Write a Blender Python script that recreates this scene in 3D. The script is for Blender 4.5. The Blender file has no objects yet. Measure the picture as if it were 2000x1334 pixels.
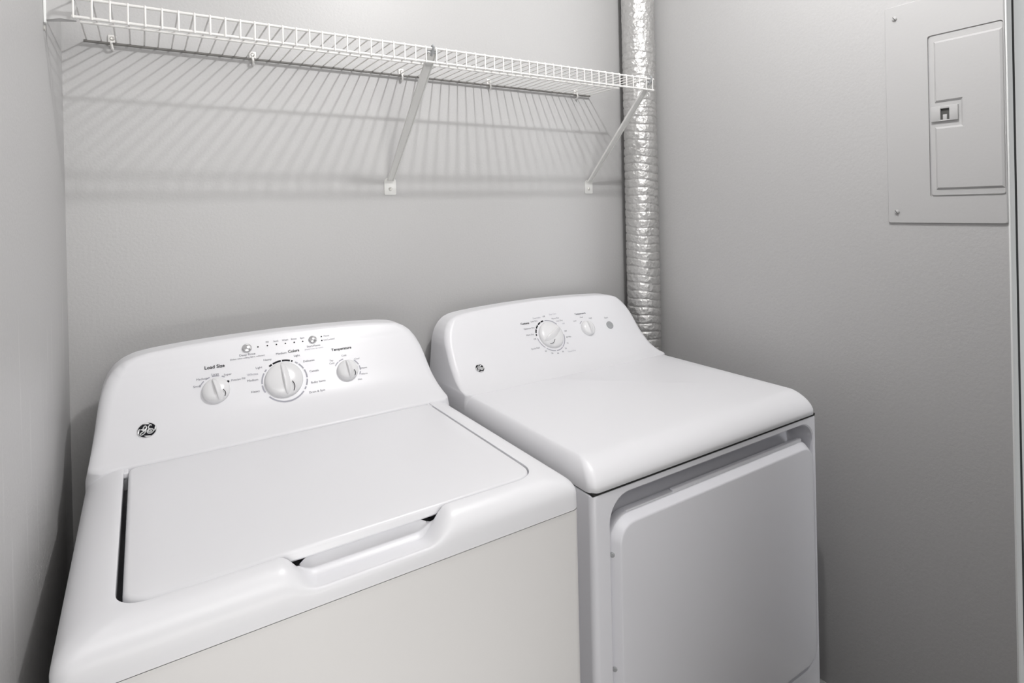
import bpy, bmesh, math, random
from mathutils import Vector, Matrix, noise
random.seed(7)
S = bpy.context.scene
COL = S.collection

# ------------------------------------------------------------------ camera
cam = bpy.data.cameras.new('camera')
cam.sensor_fit = 'HORIZONTAL'
cam.sensor_width = 36.0
cam.lens = 1140.2026 / 2000 * 36.0
cam.shift_x = (1000 - 1005.6683) / 2000
cam.shift_y = (409.9958 - 667) / 2000
cam.clip_start = 0.02
co = bpy.data.objects.new('camera', cam)
COL.objects.link(co)
YAW, PITCH, ROLL = 0.5694, -0.0028, -0.0217
F = Vector((math.sin(YAW), math.cos(YAW), 0)); R = Vector((math.cos(YAW), -math.sin(YAW), 0)); U = Vector((0, 0, 1))
F2 = F * math.cos(PITCH) + U * math.sin(PITCH); U2 = U * math.cos(PITCH) - F * math.sin(PITCH)
R3 = R * math.cos(ROLL) + U2 * math.sin(ROLL); U3 = U2 * math.cos(ROLL) - R * math.sin(ROLL)
M = Matrix((R3, U3, -F2)).transposed().to_4x4()
M.translation = Vector((0.1305, -1.5031, 1.3532))
co.matrix_world = M
S.camera = co

# ------------------------------------------------------------------ light and exposure
S.view_settings.view_transform = 'Standard'
S.view_settings.look = 'None'
S.view_settings.gamma = 1.0
S.view_settings.use_curve_mapping = False
S.view_settings.exposure = 0.0
w = bpy.data.worlds.new('world'); S.world = w; w.use_nodes = True
w.node_tree.nodes['Background'].inputs[0].default_value = (0.9, 0.95, 1, 1)
w.node_tree.nodes['Background'].inputs[1].default_value = 0.02

def light(name, kind, loc, power, color=(1, 1, 1), rot=(0, 0, 0), **kw):
    l = bpy.data.lights.new(name, kind); l.energy = power; l.color = color
    for k, v in kw.items(): setattr(l, k, v)
    o = bpy.data.objects.new(name, l); o.location = loc; o.rotation_euler = rot
    COL.objects.link(o); return o
# bare bulb under the closet ceiling
light('ceiling_bulb', 'POINT', (0.92, -0.97, 2.37), 32, (1.0, 0.992, 0.992), shadow_soft_size=0.024)
# unseen fills added to stand in for hall daylight: low, upper and further right
light('hall_low_fill', 'AREA', (0.20, -1.85, 0.50), 3.0, (1.0, 0.985, 0.96), (math.radians(90), 0, 0), shape='RECTANGLE', size=1.0, size_y=0.5, spread=math.radians(100))
light('hall_upper_fill', 'AREA', (0.42, -1.95, 1.78), 5.5, (1.0, 0.985, 0.97), (math.radians(90), 0, 0), shape='RECTANGLE', size=0.9, size_y=0.5, spread=math.radians(120))
light('hall_side_fill', 'AREA', (2.32, -2.35, 1.15), 12.5, (0.97, 0.985, 1.0), (math.radians(90), 0, 0), shape='RECTANGLE', size=1.0, size_y=2.2, spread=math.radians(48))

# ------------------------------------------------------------------ materials
def mat(name, color, rough=0.5, metal=0.0, bump=None, bump_scale=200, bump_dist=0.001, spec=0.5, coat=0.0):
    m = bpy.data.materials.new(name); m.use_nodes = True
    nt = m.node_tree; b = nt.nodes['Principled BSDF']
    b.inputs['Base Color'].default_value = (*color, 1)
    b.inputs['Roughness'].default_value = rough
    b.inputs['Metallic'].default_value = metal
    b.inputs['Specular IOR Level'].default_value = spec
    b.inputs['Coat Weight'].default_value = coat
    if bump:
        tc = nt.nodes.new('ShaderNodeTexCoord')
        n = nt.nodes.new('ShaderNodeTexNoise'); n.inputs['Scale'].default_value = bump_scale; n.inputs['Detail'].default_value = 3
        bp = nt.nodes.new('ShaderNodeBump'); bp.inputs['Strength'].default_value = bump; bp.inputs['Distance'].default_value = bump_dist
        nt.links.new(tc.outputs['Object'], n.inputs['Vector'])
        nt.links.new(n.outputs['Fac'], bp.inputs['Height'])
        nt.links.new(bp.outputs['Normal'], b.inputs['Normal'])
    return m

def wall_mat(name, color, scuff=False):
    m = mat(name, color, rough=0.42, bump=0.35, bump_scale=160, bump_dist=0.0012, spec=0.4)
    nt = m.node_tree; b = nt.nodes['Principled BSDF']
    tc = nt.nodes.new('ShaderNodeTexCoord')
    n = nt.nodes.new('ShaderNodeTexNoise'); n.inputs['Scale'].default_value = 260; n.inputs['Detail'].default_value = 2
    r = nt.nodes.new('ShaderNodeMix'); r.data_type = 'RGBA'
    c = Vector(color)
    r.inputs[6].default_value = (*(c * 0.95), 1); r.inputs[7].default_value = (*(c * 1.05), 1)
    nt.links.new(tc.outputs['Object'], n.inputs['Vector']); nt.links.new(n.outputs['Fac'], r.inputs[0])
    out = r.outputs[2]
    if scuff:   # rubbed vertical streaks low on the left wall
        mp = nt.nodes.new('ShaderNodeMapping'); mp.inputs['Scale'].default_value = (1, 70, 4)
        n2 = nt.nodes.new('ShaderNodeTexNoise'); n2.inputs['Scale'].default_value = 1.0; n2.inputs['Detail'].default_value = 5
        ra = nt.nodes.new('ShaderNodeMapRange'); ra.inputs[1].default_value = 0.60; ra.inputs[2].default_value = 0.72
        sx = nt.nodes.new('ShaderNodeSeparateXYZ')
        band = nt.nodes.new('ShaderNodeMapRange'); band.inputs[1].default_value = 1.26; band.inputs[2].default_value = 1.16
        mu = nt.nodes.new('ShaderNodeMath'); mu.operation = 'MULTIPLY'
        mu2 = nt.nodes.new('ShaderNodeMath'); mu2.operation = 'MULTIPLY'; mu2.inputs[1].default_value = 0.35
        mx = nt.nodes.new('ShaderNodeMix'); mx.data_type = 'RGBA'; mx.inputs[7].default_value = (0.78, 0.77, 0.76, 1)
        nt.links.new(tc.outputs['Object'], mp.inputs[0]); nt.links.new(mp.outputs[0], n2.inputs['Vector'])
        nt.links.new(n2.outputs['Fac'], ra.inputs[0]); nt.links.new(tc.outputs['Object'], sx.inputs[0])
        nt.links.new(sx.outputs['Z'], band.inputs[0]); nt.links.new(ra.outputs[0], mu.inputs[0]); nt.links.new(band.outputs[0], mu.inputs[1])
        nt.links.new(mu.outputs[0], mu2.inputs[0]); nt.links.new(mu2.outputs[0], mx.inputs[0]); nt.links.new(out, mx.inputs[6])
        out = mx.outputs[2]
    nt.links.new(out, b.inputs['Base Color'])
    return m

WALL = (0.505, 0.502, 0.500)
M_wall = wall_mat('grey_wall_paint', WALL)
M_wall_l = wall_mat('grey_wall_paint_scuffed', WALL, True)
M_ceil = mat('ceiling_paint', (0.45, 0.44, 0.43), 0.8, bump=0.3, bump_scale=90)
M_hall = mat('hall_paint', (0.22, 0.22, 0.22), 0.8)
M_floor = mat('vinyl_floor', (0.13, 0.115, 0.10), 0.45, bump=0.1, bump_scale=30)
M_trim = mat('white_trim_paint', (0.87, 0.88, 0.87), 0.35)
M_dark = mat('dark_gap', (0.02, 0.02, 0.02), 0.8)
M_top = mat('white_appliance_plastic', (0.825, 0.825, 0.85), 0.36, bump=0.02, bump_scale=400, bump_dist=0.0003)
M_lid = mat('white_enamel_lid', (0.815, 0.815, 0.84), 0.30, bump=0.02, bump_scale=300, bump_dist=0.0003)
M_cab = mat('white_enamel_cabinet', (0.79, 0.777, 0.770), 0.32, bump=0.05, bump_scale=350, bump_dist=0.0003)
M_dcab = mat('white_enamel_dryer', (0.80, 0.80, 0.84), 0.32, bump=0.05, bump_scale=350, bump_dist=0.0003)
M_knob = mat('white_knob_plastic', (0.82, 0.82, 0.83), 0.22)
M_shelf = mat('white_vinyl_wire', (0.80, 0.79, 0.77), 0.35)
M_rod = mat('shade_dark_rod', (0.17, 0.165, 0.155), 0.5)  # dark colour stands for the shaded band at the back rod
M_brace = mat('white_painted_steel', (0.72, 0.72, 0.70), 0.4)
M_screw = mat('screw_steel', (0.62, 0.61, 0.58), 0.35, 0.6)
M_panel = mat('panel_grey_paint', (0.505, 0.502, 0.500), 0.38, bump=0.2, bump_scale=160, bump_dist=0.001)
M_black = mat('black_print', (0.012, 0.012, 0.016), 0.6, spec=0.15)
M_grey = mat('grey_print', (0.17, 0.17, 0.20), 0.6, spec=0.15)
M_lgrey = mat('light_grey_print', (0.42, 0.42, 0.47), 0.6, spec=0.15)
M_chrome = mat('silver_button', (0.62, 0.62, 0.63), 0.25, 0.7)
M_btn = mat('grey_button', (0.36, 0.37, 0.38), 0.4)
M_silver = mat('silver_emblem', (0.75, 0.75, 0.76), 0.3, 0.4)
M_rubber = mat('black_rubber', (0.03, 0.03, 0.03), 0.7)
M_slot = mat('panel_recess', (0.08, 0.08, 0.075), 0.7)

def foil_mat():
    m = mat('crinkled_foil', (0.64, 0.635, 0.625), 0.42, 0.8)
    nt = m.node_tree; b = nt.nodes['Principled BSDF']
    tc = nt.nodes.new('ShaderNodeTexCoord')
    n = nt.nodes.new('ShaderNodeTexVoronoi'); n.inputs['Scale'].default_value = 75
    n2 = nt.nodes.new('ShaderNodeTexNoise'); n2.inputs['Scale'].default_value = 90; n2.inputs['Detail'].default_value = 4; n2.inputs['Distortion'].default_value = 1.2
    ad = nt.nodes.new('ShaderNodeMath'); ad.operation = 'ADD'
    bp = nt.nodes.new('ShaderNodeBump'); bp.inputs['Strength'].default_value = 0.55; bp.inputs['Distance'].default_value = 0.0045
    nt.links.new(tc.outputs['Object'], n.inputs['Vector']); nt.links.new(tc.outputs['Object'], n2.inputs['Vector'])
    nt.links.new(n.outputs['Distance'], ad.inputs[0]); nt.links.new(n2.outputs['Fac'], ad.inputs[1])
    nt.links.new(ad.outputs[0], bp.inputs['Height']); nt.links.new(bp.outputs['Normal'], b.inputs['Normal'])
    return m
M_foil = foil_mat()

# ------------------------------------------------------------------ helpers
ORG = {}
def link(name, me, m, parent=None, smooth=False):
    """one mesh object; vertices are given in world space and moved into the parent's space"""
    if m and not me.materials: me.materials.append(m)
    if smooth:
        for p in me.polygons: p.use_smooth = True
        if smooth != True: me.set_sharp_from_angle(angle=math.radians(smooth))
    o = bpy.data.objects.new(name, me); COL.objects.link(o)
    if parent:
        me.transform(Matrix.Translation(-ORG[parent.name])); o.parent = parent
        ORG[o.name] = ORG[parent.name]
    else:
        ORG[o.name] = Vector((0, 0, 0))
    return o
def thing(name, label, cat, loc, group=None):
    o = bpy.data.objects.new(name, None); COL.objects.link(o); o.location = loc
    o.empty_display_size = 0.05
    ORG[o.name] = Vector(loc); o['label'] = label; o['category'] = cat
    if group: o['group'] = group
    return o
def struct(name, me, m, parent=None, smooth=False):
    o = link(name, me, m, parent, smooth)
    if not parent: o['kind'] = 'structure'
    return o
def pyd(verts, faces):
    me = bpy.data.meshes.new('m'); me.from_pydata([tuple(v) for v in verts], [], faces)
    bm = bmesh.new(); bm.from_mesh(me); bmesh.ops.recalc_face_normals(bm, faces=bm.faces); bm.to_mesh(me); bm.free()
    return me
def box(x0, x1, y0, y1, z0, z1, bev=0.0, seg=2):
    bm = bmesh.new(); bmesh.ops.create_cube(bm, size=1)
    for v in bm.verts:
        v.co = Vector((x0 + (v.co.x + .5) * (x1 - x0), y0 + (v.co.y + .5) * (y1 - y0), z0 + (v.co.z + .5) * (z1 - z0)))
    if bev: bmesh.ops.bevel(bm, geom=bm.edges[:], offset=bev, segments=seg, affect='EDGES', profile=0.5)
    me = bpy.data.meshes.new('m'); bm.to_mesh(me); bm.free(); return me
def join(*mes):
    bm = bmesh.new()
    for me in mes: bm.from_mesh(me); bpy.data.meshes.remove(me)
    me = bpy.data.meshes.new('m'); bm.to_mesh(me); bm.free(); return me
def xf(me, mtx): me.transform(mtx); return me
def tube(pts, r, n=8, closed=False):
    pts = [Vector(p) for p in pts]; V = []; Fc = []
    up = None
    for i, p in enumerate(pts):
        a = pts[i - 1] if i > 0 or closed else p
        b = pts[(i + 1) % len(pts)] if i < len(pts) - 1 or closed else p
        t = (b - a).normalized()
        if up is None:
            up = t.orthogonal().normalized()
        up = (up - t * up.dot(t)).normalized(); s = t.cross(up)
        rr = r[i] if isinstance(r, (list, tuple)) else r
        for k in range(n):
            an = 2 * math.pi * k / n
            V.append(p + (up * math.cos(an) + s * math.sin(an)) * rr)
    L = len(pts)
    for i in range(L if closed else L - 1):
        for k in range(n):
            a = i * n + k; b = i * n + (k + 1) % n; c = ((i + 1) % L) * n + (k + 1) % n; d = ((i + 1) % L) * n + k
            Fc.append((a, b, c, d))
    if not closed: Fc += [tuple(range(n)), tuple(range((L - 1) * n, L * n))]
    return pyd(V, Fc)
def lathe(prof, n=32):
    """profile of (radius, height) turned about local z"""
    V = []; Fc = []
    for r, z in prof:
        for k in range(n):
            a = 2 * math.pi * k / n; V.append((r * math.cos(a), r * math.sin(a), z))
    for i in range(len(prof) - 1):
        for k in range(n):
            Fc.append((i * n + k, i * n + (k + 1) % n, (i + 1) * n + (k + 1) % n, (i + 1) * n + k))
    Fc.append(tuple(range(n))); Fc.append(tuple(range((len(prof) - 1) * n, len(prof) * n)))
    return pyd(V, Fc)
def rrect(x0, x1, y0, y1, rad, ns=6, sides=(8, 8, 8, 8)):
    """rounded rectangle, counter-clockwise from the front-left corner; rad = (FL, FR, BR, BL)"""
    if not isinstance(rad, (list, tuple)): rad = (rad,) * 4
    cs = [(x0, y0, 1, 1, math.pi), (x1, y0, -1, 1, 1.5 * math.pi), (x1, y1, -1, -1, 0), (x0, y1, 1, -1, .5 * math.pi)]
    out = []
    for i, (cx, cy, sx, sy, a0) in enumerate(cs):
        r = rad[i]; ox, oy = cx + sx * r, cy + sy * r
        arc = [(ox + r * math.cos(a0 + .5 * math.pi * k / ns), oy + r * math.sin(a0 + .5 * math.pi * k / ns)) for k in range(ns + 1)]
        out += arc
        j = (i + 1) % 4
        nx, ny, tx, ty, b0 = cs[j]; rj = rad[j]; px, py = nx + tx * rj, ny + ty * rj
        st = (px + rj * math.cos(b0), py + rj * math.sin(b0)); en = arc[-1]
        n = sides[i]
        out += [(en[0] + (st[0] - en[0]) * k / n, en[1] + (st[1] - en[1]) * k / n) for k in range(1, n)]
    return out
def loft(loops, cap0=True, cap1=True):
    n = len(loops[0]); V = [p for l in loops for p in l]; Fc = []
    for i in range(len(loops) - 1):
        for k in range(n):
            Fc.append((i * n + k, i * n + (k + 1) % n, (i + 1) * n + (k + 1) % n, (i + 1) * n + k))
    if cap0: Fc.append(tuple(range(n)))
    if cap1: Fc.append(tuple(range((len(loops) - 1) * n, len(loops) * n)))
    return pyd(V, Fc)
def sstep(a, b, x):
    t = max(0, min(1, (x - a) / (b - a))); return t * t * (3 - 2 * t)
def lerp(a, b, t): return a + (b - a) * t
def interp(P, x, i=0, j=1):
    if x <= P[0][i]: return P[0][j]
    for a, b in zip(P, P[1:]):
        if x <= b[i]: return lerp(a[j], b[j], (x - a[i]) / (b[i] - a[i]))
    return P[-1][j]

# ------------------------------------------------------------------ room
W = 1.6092; YE = -1.0462; H = 2.44
struct('floor', box(-1.2, 3.2, -2.9, 0.1, -0.1, 0), M_floor)
struct('ceiling', box(-1.2, 3.2, -2.9, 0.1, H, H + 0.1), M_ceil)
struct('wall_back', box(-0.12, W + 0.12, 0, 0.12, 0, H), M_wall)
struct('wall_left', box(-0.12, 0, -1.30, 0, 0, H), M_wall_l)
struct('wall_right', box(W, W + 0.12, YE, 0, 0, H), M_wall)
struct('wall_hall', box(-1.2, 3.2, -2.9, -2.78, 0, H), M_hall)
struct('baseboard_right', box(W - 0.013, W, YE, -0.0, 0, 0.102, 0.003), M_trim)
struct('baseboard_back', box(0, W - 0.013, -0.013, 0, 0, 0.102, 0.003), M_trim)
# outside corner trim, a strip painted black as the gap's shade, and the casing beside it, all facing the hall
struct('trim_1', join(box(W - 0.0006, W + 0.006, YE - 0.0032, YE, 0, H, 0.0006), box(W + 0.0065, W + 0.0265, YE - 0.003, YE, 0, H, 0.0003)), M_trim)
struct('gap_shade', box(W + 0.0267, W + 0.0388, YE - 0.0028, YE, 0, H), M_dark)
struct('door_1', box(W + 0.039, W + 0.785, YE - 0.003, YE + 0.03, 0.01, 2.1, 0.001), M_trim)

struct('wall_front', box(W + 0.79, 3.2, YE - 0.003, YE + 0.10, 0, H), M_wall)
struct('wall_hall_right', box(3.1, 3.2, -2.78, YE - 0.003, 0, H), M_wall)

# ------------------------------------------------------------------ text and print on sloped faces
WP = [(-.285, .920), (-.262, .928), (-.235, .942), (-.212, .96), (-.195, .98), (-.178, 1.003), (-.165, 1.022), (-.15, 1.045), (-.135, 1.068), (-.122, 1.089)]
DP = [(-.262, .9065), (-.235, .912), (-.205, .927), (-.182, .946), (-.163, .966), (-.14, .998), (-.12, 1.028), (-.10, 1.058), (-.087, 1.079)]
def smooth(P, k=8):
    out = []
    for i in range(len(P) - 1):
        p0 = P[max(0, i - 1)]; p1 = P[i]; p2 = P[i + 1]; p3 = P[min(len(P) - 1, i + 2)]
        for s in range(k):
            t = s / k
            out.append(tuple(.5 * (2 * p1[a] + (p2[a] - p0[a]) * t + (2 * p0[a] - 5 * p1[a] + 4 * p2[a] - p3[a]) * t * t + (3 * p1[a] - p0[a] - 3 * p2[a] + p3[a]) * t ** 3) for a in (0, 1)))
    return out + [P[-1]]
WP = smooth(WP); DP = smooth(DP)
def yface(P, z): return interp(P, z, 1, 0)
def conform(P, me, lift=.0006):
    """lay flat print onto the curved face"""
    for v in me.vertices:
        z = v.co.z; dy = yface(P, z + .004) - yface(P, z - .004); l = math.hypot(dy, .008)
        v.co.y = yface(P, z) - lift * .008 / l * 1.0; v.co.z = z + lift * dy / l
    return me
def fmat(P, x, z, lift=0.0, rot=0.0):
    """local frame on the console face: X to the right, Y up the slope, Z out of the face"""
    y = yface(P, z); dy = yface(P, z + .008) - yface(P, z - .008)
    t = Vector((0, dy, .016)).normalized(); n = Vector((1, 0, 0)).cross(t)
    m = Matrix((Vector((1, 0, 0)), t, n)).transposed().to_4x4()
    m.translation = Vector((x, y, z)) + n * lift
    return m @ Matrix.Rotation(rot, 4, 'Z')
PENDING = []
def text(P, s, x, z, size, bucket, align='CENTER', bold=False):
    cu = bpy.data.curves.new('t', 'FONT'); cu.body = s; cu.size = size; cu.align_x = align; cu.align_y = 'CENTER'
    cu.resolution_u = 2
    if bold: cu.offset = size * 0.022
    o = bpy.data.objects.new('t', cu); COL.objects.link(o)
    PENDING.append((o, fmat(P, x, z), bucket, P))
def flush_text(parent, mats, names):
    bpy.context.view_layer.update(); dg = bpy.context.evaluated_depsgraph_get()
    groups = {}
    for o, m, b, P in PENDING:
        me = bpy.data.meshes.new_from_object(o.evaluated_get(dg)); me.transform(m); conform(P, me); me.materials.clear()
        groups.setdefault(b, []).append((me, o.data.body))
    for o, m, b, P in PENDING:
        cu = o.data; bpy.data.objects.remove(o); bpy.data.curves.remove(cu)
    PENDING.clear()
    for b, mes in groups.items():
        for me, body in mes: link('lettering', me, mats[b], parent)
def arc_band(P, cx, cz, r0, r1, a0, a1, lift=0.0003, n=None):
    """flat printed arc (angles in degrees, counter-clockwise from the right)"""
    n = n or max(3, int(abs(a1 - a0) / 5)); m = fmat(P, cx, cz, lift); V = []; Fc = []
    for i in range(n + 1):
        a = math.radians(lerp(a0, a1, i / n))
        for r in (r0, r1): V.append(m @ Vector((r * math.cos(a), r * math.sin(a), 0)))
    for i in range(n): Fc.append((2 * i, 2 * i + 1, 2 * i + 3, 2 * i + 2))
    me = bpy.data.meshes.new('m'); me.from_pydata([tuple(v) for v in V], [], Fc); return conform(P, me)
def dot(P, x, z, r, lift=0.0004, n=12):
    m = fmat(P, x, z, lift)
    return xf(lathe([(r, 0), (r * .9, 0.0006)], n), m)

def knob(parent, P, x, z, R, rot, grip_w, name='control_knob', mark=1):
    m = fmat(P, x, z, 0.0002, math.radians(rot))
    k = link(name, xf(lathe([(R * 1.0, 0), (R * 1.0, .004), (R * .97, .0075), (R * .93, .0098), (R * .80, .0125), (R * .5, .0150), (0.0008, .0158)], 48), m), M_knob, parent, 40)
    # grip blade: steep on its left flank, easing down on the right
    L = R * .93; V = []; Fc = []; n = 14
    prof = [(-.70, .0), (-.58, .6), (-.46, .95), (-.30, 1.0), (-.05, .97), (.5, .74), (1.1, .42), (1.7, .14), (2.1, 0)]
    for i in range(n + 1):
        v = lerp(-L, L, i / n); taper = math.sqrt(max(0.0, 1 - (v / L) ** 4)); hh = .0085 * (0.25 + .75 * taper)
        wv = grip_w * (.35 + .65 * taper)
        base = .0150 * max(.45, 1 - .55 * (abs(v) / R) ** 2)
        for u, q in prof: V.append(m @ Vector((u * wv, v, base - .004 + (hh + .004) * q)))
    c = len(prof)
    for i in range(n):
        for j in range(c - 1): Fc.append((i * c + j, i * c + j + 1, (i + 1) * c + j + 1, (i + 1) * c + j))
    Fc += [tuple(range(c)), tuple(range(n * c, (n + 1) * c))]
    link('grip', pyd(V, Fc), M_knob, k, 45)
    if mark:
        pts = [m @ Vector((grip_w * (1.55 + .45 * math.sin(math.pi * t)), lerp(-.30, -.82, t) * R * mark, lerp(.0178, .0138, t))) for t in [i / 8 for i in range(9)]]
        link('pointer_mark', tube(pts, .0007, 6), M_black, k)
    return k

def emblem(parent, P, x, z, r):
    m = fmat(P, x, z, 0.0002)
    base = link('emblem', xf(lathe([(r, 0), (r, .0012), (r * .95, .0016), (r * .93, .0014)], 40), m), M_black, parent, 40)
    base['label'] = 'round black and silver script emblem'
    pc = lambda pts, h=.0017: [m @ Vector((u * r, v * r, h)) for u, v in pts]
    rim = tube([m @ Vector((r * math.cos(a), r * math.sin(a), .0009)) for a in [2 * math.pi * i / 40 for i in range(40)]], r * .055, 6, True)
    def spl(p, k=5):
        out = []
        for i in range(len(p) - 1):
            p0 = p[max(0, i - 1)]; p1 = p[i]; p2 = p[i + 1]; p3 = p[min(len(p) - 1, i + 2)]
            for s in range(k):
                t = s / k
                out.append(tuple(.5 * (2 * p1[a] + (p2[a] - p0[a]) * t + (2 * p0[a] - 5 * p1[a] + 4 * p2[a] - p3[a]) * t * t + (3 * p1[a] - p0[a] - 3 * p2[a] + p3[a]) * t ** 3) for a in (0, 1)))
        return out + [p[-1]]
    T = lambda L: [((a - 830) / 320, -(b - 725) / 285 - (a - 830) / 375 * .12) for a, b in L]
    G = T([(615, 700), (690, 690), (725, 610), (775, 560), (815, 605), (800, 690), (740, 745), (690, 720), (780, 690), (795, 770), (720, 870), (640, 905), (605, 870), (650, 820), (760, 750)])
    E1 = T([(985, 570), (950, 530), (890, 590), (880, 650), (930, 680)])
    E2 = T([(900, 690), (850, 760), (850, 830), (920, 868), (1010, 830), (1045, 755), (1000, 700), (930, 700), (880, 755), (915, 815), (975, 790), (960, 745), (930, 765)])
    lines = [tube(pc(spl(c, 7)), r * .070, 8) for c in (G, E1, E2)]
    for a in (0, 90, 180, 270):
        sw = [(math.cos(math.radians(a + d)) * rr, math.sin(math.radians(a + d)) * rr) for d, rr in ((24, .97), (9, .90), (-6, .85), (-20, .80))]
        lines.append(tube(pc(sw), [r * .04, r * .095, r * .09, r * .04], 8))
    link('monogram', join(rim, *lines), M_silver, base)
    return base

# ------------------------------------------------------------------ console shape
def console(P, xc, out, yback, zlow, rad_side, rad_top):
    """control console: outline 'out' (half width, z) from deck to crown, sloped face y(z), rounded edge to flat sides"""
    O = []
    for i in range(len(out) - 1):
        for s in range(6):
            t = s / 6; O.append((lerp(out[i][0], out[i + 1][0], t), lerp(out[i][1], out[i + 1][1], t)))
    O.append(out[-1])
    for _ in range(2):
        O = [O[0]] + [((O[i - 1][0] + 2 * O[i][0] + O[i + 1][0]) / 4, (O[i - 1][1] + 2 * O[i][1] + O[i + 1][1]) / 4) for i in range(1, len(O) - 1)] + [O[-1]]
    rows = []; NB = 7
    for i, (hw, z) in enumerate(O):
        a = O[max(0, i - 1)]; b = O[min(len(O) - 1, i + 1)]
        tx, tz = b[0] - a[0], b[1] - a[1]; l = math.hypot(tx, tz) or 1
        nx, nz = tz / l, -tx / l      # outward normal on the right half
        if i == len(O) - 1: nx, nz = 0, 1
        rr = lerp(rad_top, rad_side, sstep(.15, .95, nx))
        half = [(hw, yback, z)]
        for k in range(NB + 1):
            th = .5 * math.pi * k / NB
            ins = rr * (1 - math.cos(th)); q = (hw - nx * ins, z - nz * ins)
            yf = yface(P, q[1]); half.append((max(q[0], 0), yf + rr * (1 - math.sin(th)), q[1]))
        rows.append(half)
    V = []; Fc = []; m = NB + 2; full = 2 * m
    for half in rows:
        V += [(xc - x, y, z) for x, y, z in half]          # left: back -> face
        V += [(xc + x, y, z) for x, y, z in reversed(half)]  # right: face -> back
    for i in range(len(rows) - 1):
        for k in range(full - 1): Fc.append((i * full + k, i * full + k + 1, (i + 1) * full + k + 1, (i + 1) * full + k))
        Fc.append((i * full + full - 1, i * full, (i + 1) * full, (i + 1) * full + full - 1))
    Fc.append(tuple(range(full)))
    me = pyd(V, Fc)
    bm = bmesh.new(); bm.from_mesh(me); bmesh.ops.remove_doubles(bm, verts=bm.verts, dist=1e-5)
    bmesh.ops.dissolve_degenerate(bm, dist=1e-5, edges=bm.edges); bmesh.ops.recalc_face_normals(bm, faces=bm.faces); bm.to_mesh(me); bm.free()
    return me

# ------------------------------------------------------------------ washing machine
x0, x1 = 0.0412, 0.7272; yf = -0.7515
wash = thing('washing_machine', 'white top-loading washing machine standing left, lid closed, three round knobs', 'washing machine', (0.384, -0.42, 0))
body = [[(x, y, z) for x, y in rrect(x0 + .001, x1 - .001, yf + .001, -.09, (.013, .013, .003, .003), 5)] for z in (0.03, 0.8597)]
link('cabinet', loft(body, True, False), M_cab, wash, 30)
for fx in (x0 + .06, x1 - .06):
    for fy in (yf + .07, -.16):
        link('foot', xf(lathe([(.022, 0), (.022, .012), (.009, .013), (.009, .032)], 16), Matrix.Translation((fx, fy, 0))), M_rubber, wash)
# top cover, lofted from its skirt to the lid opening; the middle of the front edge dips into a finger scoop
OUT = (x0, x1, yf, -.09); HOL = (.0965, .6690, -.7160, -.270)
FS = [.0, .015, .045, .09, .15, .22, .30, .39, .49, .60, .72, .85, .96]
PR = [(0, .8610), (0, .872)] + [(f, .8835 + .0350 * math.sqrt(1 - (1 - f) ** 2)) for f in FS] + [(1, .9178), (1.0, .905), (1.0, .885), (1.0, .80)]
FD = [(0, .0075), (.015, .0095), (.045, .0115), (.09, .0150), (.15, .0200), (.22, .0240), (.30, .0275), (.49, .0325), (.72, .0365), (1, .039)]
SC = [0, .002] + [interp(FD, f) for f in FS] + [.038, .026, .010, 0]
loops = []
for ri, ((f, z), sc) in enumerate(zip(PR, SC)):
    b = [lerp(OUT[i], HOL[i], f) for i in range(4)]
    rad = [lerp(a, c, f) for a, c in zip((.017, .017, .01, .01), (.032, .040, .012, .012))]
    L = []
    for x, y in rrect(*b, rad, 8, (90, 16, 16, 16)):
        d = 0; yy = y; zz = z
        if y < yf + .06:
            s = sstep(.268, .312, x) * (1 - sstep(.458, .502, x)); d = s * sc
            if ri >= 16 and s > 0:      # under the lid edge the scoop runs back as a shallow pocket
                yy = y + s * (.009, .013, .018)[ri - 16]; zz = lerp(z, (.8900, .9018, .80)[ri - 16], s); d = 0
        L.append((x, yy, zz - d))
    loops.append(L)
link('top_cover', loft(loops, False, True), M_top, wash, 50)
# lid
def slab(x0, x1, y0, y1, rad, z0, z1, bev, mirror=None):
    def L(ins, z): return [(x, y, z) for x, y in rrect(x0 + ins, x1 - ins, y0 + ins, y1 - ins, [max(.001, r - ins) for r in rad], 8, (10, 8, 10, 8))]
    return loft([L(bev * .6, z0), L(0, z0 + bev * .6), L(0, z1 - bev), L(bev * .13, z1 - bev * .5), L(bev * .5, z1 - bev * .13), L(bev, z1), L(bev * 6, z1 + .0006)])
link('lid', slab(.1035, .6665, -.7132, -.2895, (.028, .036, .016, .016), .9035, .9190, .0055), M_lid, wash, 35)
WO = [(.3432, .880), (.343, .902), (.3405, .915), (.337, .935), (.3335, .96), (.3305, .985), (.328, 1.003), (.3245, 1.02), (.317, 1.04), (.306, 1.056), (.291, 1.068), (.270, 1.0765), (.24, 1.081), (.18, 1.0855), (.10, 1.0885), (0, 1.090)]
link('console', console(WP, 0.384, WO, -.075, .90, .022, .006), M_top, wash, 60)
for hx in (.0995, .6685):
    link('lid_hinge', box(hx - .004, hx + .004, -.302, -.284, .906, .916, .002), M_top, wash)
emblem(wash, WP, .1315, .9552, .0152)
knob(wash, WP, .2507, .9975, .0255, 12, .0062)
knob(wash, WP, .3805, .9965, .0385, 3, .0078)
knob(wash, WP, .5160, .9945, .0235, 4, .0058)
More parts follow.
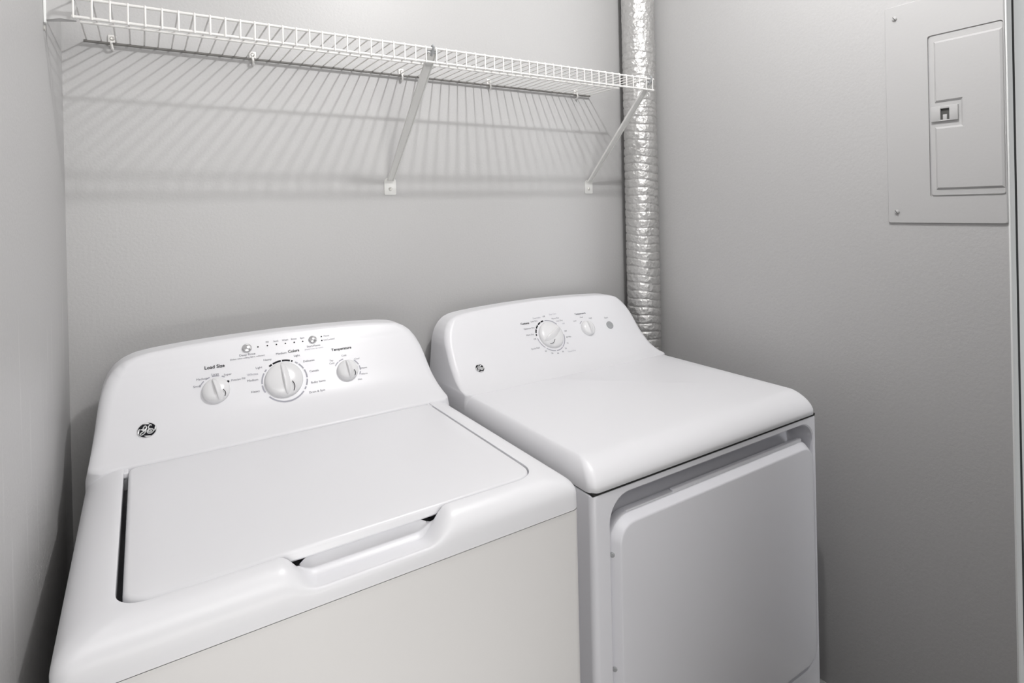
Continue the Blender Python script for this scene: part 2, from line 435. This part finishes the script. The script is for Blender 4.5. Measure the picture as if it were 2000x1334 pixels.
# printed rings round the knobs
def printed(name, m, mes, label=None):
    for me in mes:
        o = link(name, me, m, wash)
        if label: o['label'] = label
cx, cz = .3825, .9958
printed('dial_mark', M_black, [arc_band(WP, cx, cz, .0435, .0475, a, b) for a, b in ((119, 127), (94, 116), (70, 91), (63, 67))], 'black arc mark above the large dial')
printed('dial_mark', M_lgrey, [arc_band(WP, cx, cz, .0440, .0470, a, b) for a, b in ((48, 56), (26, 45), (-2, 22), (-24, -6), (-36, -28), (138, 146), (150, 180), (184, 205), (220, 318))] + [arc_band(WP, .2507, .9985, .0295, .0318, a, b) for a, b in ((55, 66), (75, 100), (108, 124), (132, 158))] + [arc_band(WP, .5165, .9948, .0275, .0298, a, b) for a, b in ((100, 122), (126, 150), (20, 50), (-8, 14), (-30, -14))])
printed('indicator_light', M_black, [dot(WP, x, z, .0016) for x, z in ((.3374, 1.0652), (.3565, 1.0652), (.3751, 1.0651), (.3936, 1.0648), (.4123, 1.0646), (.4306, 1.0642), (.4724, 1.0687), (.4721, 1.0608))], 'tiny dark indicator dot')
printed('indicator_light', M_black, [dot(WP, .2738, 1.0104, .0026)])
for bx, bz, br in ((.3153, 1.0653, .0098), (.4523, 1.0648, .0090)):
    b = link('push_button', xf(lathe([(br, 0), (br, .0022), (br * .9, .0034), (br * .82, .003)], 32), fmat(WP, bx, bz)), M_chrome, wash, 35)
    link('button_cap', xf(lathe([(br * .80, .001), (br * .78, .0042), (br * .5, .0052), (.0005, .0056)], 32), fmat(WP, bx, bz)), M_chrome, b, 35)
t = text
t(WP, 'Load Size', .2515, 1.0398, .0098, 0, bold=True); t(WP, 'Temperature', .5120, 1.0388, .0085, 0, bold=True)
t(WP, 'Colors', .4085, 1.0480, .0085, 0, bold=True)
for s, x, z, sz in (('Small', .2175, 1.0102, .0062), ('Medium', .2270, 1.0216, .0062), ('Large', .2515, 1.0265, .0062), ('Super', .2745, 1.0228, .0062), ('Precise Fill', .2930, 1.0112, .0062),
                    ('Medium', .3825, 1.0468, .0068), ('Light', .4135, 1.0382, .0066), ('Heavy', .3530, 1.0385, .0066), ('Light', .3345, 1.0262, .0066), ('Medium', .3200, 1.0054, .0066), ('Heavy', .3225, .9850, .0066),
                    ('Delicates', .4370, 1.0250, .0066), ('Casuals', .4445, 1.0045, .0066), ('Bulky Items', .4495, .9835, .0066), ('Drain & Spin', .4435, .9668, .0066),
                    ('Deep Rinse', .3150, 1.0535, .0068), ('(Select when adding fabric softener)', .3150, 1.0480, .0047), ('Start/Pause', .4523, 1.0525, .0066),
                    ('Fill', .3569, 1.0722, .0056), ('Soak', .3750, 1.0718, .0056), ('Wash', .3940, 1.0716, .0056), ('Rinse', .4125, 1.0713, .0056), ('Spin', .4305, 1.0711, .0056),
                    ('Pause', .4840, 1.0690, .0056), ('Lid Locked', .4885, 1.0612, .0056),
                    ('Tap', .4850, 1.0185, .0056), ('Cold', .4850, 1.0128, .0056), ('Cold', .5145, 1.0245, .0058), ('Cool', .5425, 1.0145, .0058), ('Warm', .5535, .9945, .0058), ('Warm', .5520, .9832, .0058), ('Hot', .5395, .9744, .0058)):
    t(WP, s, x, z, sz, 1)
t(WP, '(Hold 3 sec to reset)', .4523, 1.0472, .0048, 2); t(WP, 'Whites', .3210, 1.0158, .0074, 2)
flush_text(wash, {0: M_black, 1: M_grey, 2: M_lgrey}, {})

# ------------------------------------------------------------------ clothes dryer
d0, d1 = 0.7750, 1.4610; yd = -0.7240
dry = thing('clothes_dryer', 'white front-loading clothes dryer standing right beside the foil duct, door closed', 'dryer', (1.118, -0.40, 0))
def XZ(x0, x1, z0, z1, rad, y, sd=(12, 8, 12, 8)): return [(x, y, z) for x, z in rrect(x0, x1, z0, z1, rad, 8, sd)]
a0, a1, bz0, bz1 = d0 + .001, d1 - .001, .03, .8510
hx0, hx1, hz0, hz1 = .8170, 1.4490, .268, .838
fl = [XZ(a0, a1, bz0, bz1, .002, -.045)]
for th in range(0, 7):
    a = .5 * math.pi * th / 6; rr = .012
    i = rr * (1 - math.cos(a)); k = i * .55
    fl.append(XZ(a0 + i, a1 - k, bz0 + k * .5, bz1 - i * .25, .002 + k * .5, yd + .002 + rr * (1 - math.sin(a))))
fl += [XZ(hx0 - .003, hx1 + .002, hz0 - .003, hz1 + .003, .050, yd + .002), XZ(hx0, hx1, hz0, hz1, .048, yd + .0045), XZ(hx0 + .001, hx1 - .001, hz0 + .001, hz1 - .003, .047, yd + .052), XZ(hx0 + .004, hx1 - .004, hz0 + .004, hz1 - .010, .044, yd + .060)]
link('cabinet', loft(fl), M_dcab, dry, 35)
for fx in (d0 + .06, d1 - .06):
    for fy in (yd + .07, -.12):
        link('foot', xf(lathe([(.022, 0), (.022, .012), (.009, .013), (.009, .032)], 16), Matrix.Translation((fx, fy, 0))), M_rubber, dry)
# door: thick rounded slab in the pocket with a rounded front edge
q0, q1, qz0, qz1 = .8215, 1.4435, .2725, .7985
def DL(i, y): return XZ(q0 + i, q1 - i * .6, qz0 + i, qz1 - i, .043 - i * .6, y)
dl = [DL(.003, yd + .030), DL(0, yd + .026), DL(0, yd + .0145), DL(.0006, yd + .0120), DL(.0020, yd + .0095), DL(.0058, yd + .0050), DL(.0098, yd + .0004), DL(.0122, yd - .0025), DL(.0134, yd - .0037), DL(.0162, yd - .0040)]
door = link('door', loft(dl), M_dcab, dry, 50)
link('handle_lip', box(.985, 1.4150, yd + .011, yd + .022, .795, .8030, .0025, 3), M_dcab, door, 40)
link('handle_lip', box(.862, .985, yd + .011, yd + .022, .795, .7998, .0015, 3), M_dcab, door, 40)
for sz in (.733, .529):
    link('hinge_screw', xf(lathe([(.0045, 0), (.0045, .001), (.003, .0022)], 16), Matrix.Translation((q0 + .0030, yd + .0080, sz)) @ Matrix.Rotation(math.radians(-40), 4, 'Z') @ Matrix.Rotation(math.pi / 2, 4, 'X')), M_btn, door)
# top panel with a sloping front apron
def DT(ins, z): return [(x, y, z) for x, y in rrect(d0 + ins * .35, d1 - ins * .35, yd + ins, -.04, [max(.002, .020 - ins * .2)] * 2 + [.004, .004], 8, (12, 12, 12, 12))]
tp = [DT(.030, .8550), DT(.002, .8543), DT(0, .8555), DT(0, .866), DT(.004, .8745), DT(.011, .8835), (DT(.020, .8910)), DT(.030, .8972), DT(.039, .9012), DT(.046, .9032), DT(.054, .9042), DT(.09, .905)]
link('top_panel', loft(tp), M_top, dry, 60)
link('seam_shade', box(d0 + .0035, d1 - .003, yd + .0032, -.06, .8500, .8556), M_dark, dry)  # black strip added to darken the seam, standing for its shade
DO = [(.343, .870), (.3425, .885), (.341, .90), (.339, .915), (.3365, .935), (.334, .96), (.332, .98), (.3305, 1.00), (.3275, 1.015), (.321, 1.033), (.311, 1.048), (.297, 1.060), (.277, 1.0675), (.245, 1.0715), (.18, 1.0755), (.10, 1.0785), (0, 1.080)]
link('console', console(DP, 1.118, DO, -.042, .87, .016, .006), M_top, dry, 60)
emblem(dry, DP, .8563, .9430, .0118)
knob(dry, DP, 1.1105, .9870, .0395, -62, .0095, mark=1)
knob(dry, DP, 1.2472, .9890, .0225, 2, .0058, mark=0)
b = link('push_button', xf(lathe([(.0120, 0), (.0120, .0022), (.0108, .0032)], 32), fmat(DP, 1.3349, .9882)), M_btn, dry, 35); b['label'] = 'grey round start button'
def dprint(name, m, mes, label=None):
    for me in mes:
        o = link(name, me, m, dry)
        if label: o['label'] = label
cx, cz = 1.1098, .9875
dprint('dial_mark', M_black, [arc_band(DP, cx, cz, .0445, .0485, a, b) for a, b in ((98, 110), (113, 128), (131, 146), (149, 164), (168, 174))], 'black arc mark beside the timer dial')
dprint('dial_mark', M_lgrey, [arc_band(DP, cx, cz, .0450, .0475, a, b) for a, b in ((40, 92), (184, 225), (230, 265), (269, 300), (303, 355))] + [arc_band(DP, 1.2472, .9890, .0255, .0278, a, b) for a, b in ((112, 138),)])
t(DP, 'Cottons', 1.0397, 1.0256, .0085, 0, bold=True); t(DP, 'Temperature', 1.2425, 1.0300, .0078, 1, bold=True)
for s, x, z in (('Less Dry', 1.0725, 1.0280), ('Optimum Dry', 1.0480, 1.0122), ('More Dry', 1.0440, .9965), ('Off', 1.0540, .9842), ('More Dry', 1.1480, 1.0275), ('Less Dry', 1.1590, 1.0200), ('Off', 1.1106, 1.0362), ('Quick Fluff', 1.0440, .9628),
                ('60', 1.0726, .9528), ('50', 1.0894, .9458), ('40', 1.1077, .9435), ('30', 1.1262, .9453), ('20', 1.1412, .9508), ('10', 1.1557, .9618), ('80 Min', 1.1690, .9760), ('Off', 1.1660, .9917),
                ('Low', 1.2130, 1.0133), ('Med', 1.2417, 1.0200), ('High', 1.2735, 1.0142), ('Start', 1.3330, 1.0090)):
    t(DP, s, x, z, .0064 if s != 'Start' else .0075, 1)
for s, x, z in (('Easy Care', 1.1442, 1.0390), ('Dewrinkle', 1.0850, 1.0352), ('Off', 1.1690, 1.0110), ('Timed Dry', 1.1560, .9428)): t(DP, s, x, z, .0064, 2)
flush_text(dry, {0: M_black, 1: M_grey, 2: M_lgrey}, {})

# ------------------------------------------------------------------ wire shelf
ZS = 1.7230; YL = -.294; SP = .0254; XS = .0672
shelf = thing('wire_shelf', 'long white wire shelf fixed to the back wall above the washer and dryer', 'shelf', (0.72, 0, ZS))
XE = XS + SP * 52
zr = ZS - .0040
link('back_rod', tube([(XS - .030, -.0095, zr), (XE + .004, -.0095, zr)], .0028, 10), M_rod, shelf, 60)['label'] = 'rod along the wall, coloured dark for its shade'
link('middle_rod', tube([(XS - .026, -.150, zr), (XE + .004, -.150, zr)], .0024, 10), M_shelf, shelf, 60)
link('front_rod', tube([(XS - .028, YL + .0035, zr + .001), (XE + .008, YL + .0035, zr + .001)], .0028, 10), M_shelf, shelf, 60)
link('lip_rod', tube([(XS - .028, YL + .0035, ZS - .0345), (XE + .008, YL + .0035, ZS - .0345)], .0028, 10), M_shelf, shelf, 60)
def wire_me(x):
    return tube([(x, -.0035, ZS), (x, YL + .004, ZS), (x, YL + .0012, ZS - .0008), (x, YL, ZS - .0035), (x, YL, ZS - .0375)], .00155, 6)
w0 = link('wire', wire_me(0.0), M_shelf, shelf, 60)
base = w0.location.copy(); w0.location = base + Vector((XS - SP, 0, 0))
for n in range(0, 53):
    c = w0.copy(); COL.objects.link(c); c.location = base + Vector((XS + SP * n, 0, 0))
# wall clips: screwed tab over the rod and a hook under it
def clip(x):
    tab = box(x - .0075, x + .0075, -.004, -.0002, zr - .004, zr + .020, .0015)
    hook = tube([(x - .002, -.003, zr + .004), (x - .002, -.0135, zr + .0030), (x - .001, -.0150, zr - .004), (x, -.0110, zr - .0105), (x + .001, -.003, zr - .0125)], .0026, 8)
    c = link('wall_clip', join(tab, hook), M_shelf, shelf, 40)
    link('screw', xf(lathe([(.0045, 0), (.0045, .0012), (.0028, .0024), (.0006, .0018)], 16), Matrix.Translation((x, -.004, zr + .012)) @ Matrix.Rotation(math.pi / 2, 4, 'X')), M_screw, c, 40)
for x in (.0860, .3608, .7330, 1.0090, 1.3363): clip(x)
# diagonal support braces
def brace(x):
    A = Vector((x, YL + .006, ZS - .010)); B = Vector((x, -.006, 1.436)); d = (B - A).normalized(); n = Vector((1, 0, 0)).cross(d)
    V = []; Fc = []
    sec = [(-.0115, -.001), (-.0105, .004), (-.0085, .0045), (-.0075, .0005), (.0075, .0005), (.0085, .0045), (.0105, .004), (.0115, -.001), (.009, -.0022), (-.009, -.0022)]
    for p, k in ((A, 1.0), (lerp(A, B, .5), 1.0), (B, .78)):
        for u, v in sec: V.append(p + Vector((1, 0, 0)) * u * k - n * v)
    c = len(sec)
    for i in range(2):
        for k in range(c): Fc.append((i * c + k, i * c + (k + 1) % c, (i + 1) * c + (k + 1) % c, (i + 1) * c + k))
    Fc += [tuple(range(c)), tuple(range(2 * c, 3 * c))]
    o = link('support_brace', pyd(V, Fc), M_brace, shelf, 40)
    foot = loft([[(px, yy, pz) for px, pz in rrect(x - .0165, x + .0165, 1.3965, 1.4420, (.004, .004, .010, .012), 5, (3, 3, 3, 3))] for yy in (-.0003, -.0028)])
    link('brace_foot', foot, M_brace, o, 40)
    link('screw', xf(lathe([(.0048, 0), (.0048, .0012), (.003, .0026), (.0006, .0018)], 16), Matrix.Translation((x, -.0028, 1.4125)) @ Matrix.Rotation(math.pi / 2, 4, 'X')), M_screw, o, 40)
    hook = tube([(x, YL + .012, ZS - .018), (x, YL + .0005, ZS - .0055), (x, YL - .0015, ZS - .001), (x, YL + .002, ZS + .0035), (x, YL + .008, ZS + .001)], .0030, 6)
    link('hook', join(hook, box(x - .014, x + .014, YL + .006, YL + .012, ZS - .0140, ZS - .0065, .001)), M_btn, o, 40)
brace(.6950); brace(1.3840)
# end bracket holding the left end of the front rod to the wall
eb = [(.0002, -.2665), (.0220, -.2670), (.0440, -.2675), (.0440, -.2600), (.0220, -.2560), (.0002, -.2560)]
zb = [1.6835, 1.6895, 1.6885, 1.6885, 1.6895, 1.6835]
V = [(x, y, z) for (x, y), z in zip(eb, zb)] + [(x, y, 1.7620) for x, y in eb]
Fc = [(i, (i + 1) % 6, 6 + (i + 1) % 6, 6 + i) for i in range(6)] + [tuple(range(6)), tuple(range(6, 12))]
e = link('end_bracket', pyd(V, Fc), M_panel, shelf); e['label'] = 'flat grey-white bracket at the left wall'
link('flange', box(.0002, .004, -.2705, -.2600, 1.6785, 1.7640, .001), M_trim, e)
link('screw', xf(lathe([(.0045, 0), (.0045, .0015), (.003, .0026)], 16), Matrix.Translation((.0003, -.266, 1.6700)) @ Matrix.Rotation(math.pi / 2, 4, 'Y')), M_screw, e)

# ------------------------------------------------------------------ foil duct
def duct():
    cx, cy, r0 = 1.5485, -.0800, .0545; pitch = .0262; n = 72; dz = .0026; z0, z1 = .12, H - .002
    V = []; Fc = []; N = int((z1 - z0) / dz)
    for i in range(N + 1):
        z = z0 + (z1 - z0) * i / N
        soft = sstep(2.1, 1.5, z) * .75 + .25
        for k in range(n):
            a = 2 * math.pi * k / n
            ph = ((z + .0022 * math.sin(3 * a + z * 17)) / pitch + a / (2 * math.pi)) % 1.0
            groove = math.exp(-((ph - .5) / .065) ** 2)
            bulge = math.cos((ph - 0.0) * 2 * math.pi) * .5
            nn = noise.noise(Vector((math.cos(a) * 2.2, math.sin(a) * 2.2, z * 26)))
            n3 = noise.noise(Vector((math.cos(a) * 6, math.sin(a) * 8, z * 110)))
            r = r0 - .0036 * groove * soft + .0004 * bulge * soft + .0010 * nn + .0010 * n3
            V.append((cx + r * math.cos(a), cy + r * math.sin(a), z))
    for i in range(N):
        for k in range(n): Fc.append((i * n + k, i * n + (k + 1) % n, (i + 1) * n + (k + 1) % n, (i + 1) * n + k))
    me = bpy.data.meshes.new('m'); me.from_pydata(V, [], Fc)
    return me
o = link('flexible_duct', duct(), M_foil, None, True)
o['label'] = 'silver crinkled foil flexible duct running up the corner behind the dryer'; o['category'] = 'duct'

# ------------------------------------------------------------------ breaker panel
pan = thing('breaker_panel', 'grey painted electrical breaker panel set flush on the right wall, door shut', 'electrical panel', (W, -1.02, 1.55))
def YZ(y0, y1, z0, z1, rad, x): return [(x, y, z) for y, z in rrect(y0, y1, z0, z1, rad, 5, (4, 4, 4, 4))]
pf, pn = -.8225, -1.0462
def plate(y0, y1, z0, z1, x0, x1, rad, bev): return loft([YZ(y0, y1, z0, z1, rad, x0), YZ(y0, y1, z0, z1, rad, x1 + bev), YZ(y0 + bev, y1 - bev, z0 + bev, z1 - bev, rad, x1)])
# cover with a door opening: ring of plate round the groove, groove floor behind
def ring(o, i, x0, x1, bev, deep):
    return loft([YZ(*o, .004, x0), YZ(*o, .004, x1 + bev), YZ(o[0] + bev, o[1] - bev, o[2] + bev, o[3] - bev, .004, x1), YZ(*i, .005, x1), YZ(*i, .005, deep)])
link('cover_plate', ring((pn, pf, 1.3000, 1.8000), (pn + .0016, -.9095, 1.3585, 1.7140), W, W - .0045, .0012, W - .0008), M_panel, pan, 30)
dr = link('panel_door', plate(pn + .0020, -.9120, 1.3612, 1.7115, W - .0012, W - .0042, .005, .0008), M_panel, pan, 30)
em = [(pn + .0022, 1.3735), (-.9215, 1.3735), (-.9215, 1.5110), (-.9705, 1.5110), (-.9705, 1.5640), (-.9215, 1.5640), (-.9215, 1.6985), (pn + .0022, 1.6985)]
def inset(pl, d):
    out = []
    for i in range(len(pl)):
        a, b, c = Vector(pl[i - 1]), Vector(pl[i]), Vector(pl[(i + 1) % len(pl)])
        d1 = (b - a).normalized(); d2 = (c - b).normalized(); n1 = Vector((-d1.y, d1.x)); n2 = Vector((-d2.y, d2.x))
        out.append(b + (n1 + n2) / (1 + n1.dot(n2)) * d)
    return out
V = [(W - .0042, y, z) for y, z in em] + [(W - .0050, y, z) for y, z in inset(em, .0008)] + [(W - .0078, y, z) for y, z in inset(em, .0045)]
n = len(em); Fc = [(r * n + i, r * n + (i + 1) % n, (r + 1) * n + (i + 1) % n, (r + 1) * n + i) for r in range(2) for i in range(n)] + [tuple(range(2 * n, 3 * n))]
link('raised_field', pyd(V, Fc), M_panel, dr, 30)
# latch with a square finger hole
def lbox(y0, y1, z0, z1, x1, bev=.001): return box(x1, W - .0040, y0, y1, z0, z1, bev)
la = link('latch', join(lbox(-.9335, -.9150, 1.5225, 1.5555, W - .0090), lbox(-.9660, -.9500, 1.5225, 1.5555, W - .0090), lbox(-.9505, -.9330, 1.5495, 1.5555, W - .0090), lbox(-.9505, -.9330, 1.5225, 1.5255, W - .0090), lbox(-.9450, -.9370, 1.5250, 1.5370, W - .0065)), M_panel, dr, 30)
link('finger_hole', box(W - .0048, W - .0041, -.9500, -.9335, 1.5255, 1.5495), M_slot, dr)
for sy, sz in ((-.8443, 1.7710), (-.8417, 1.3255)):
    m = Matrix.Translation((W - .0045, sy, sz)) @ Matrix.Rotation(-math.pi / 2, 4, 'Y')
    s = link('screw', xf(lathe([(.0052, 0), (.0052, .0015), (.0044, .0032), (.0025, .0042), (.0005, .0044)], 20), m), M_panel, pan, 40)
    link('slot', xf(box(-.0045, .0045, -.0006, .0006, .0036, .0047), m @ Matrix.Rotation(.6, 4, 'Z')), M_slot, s)
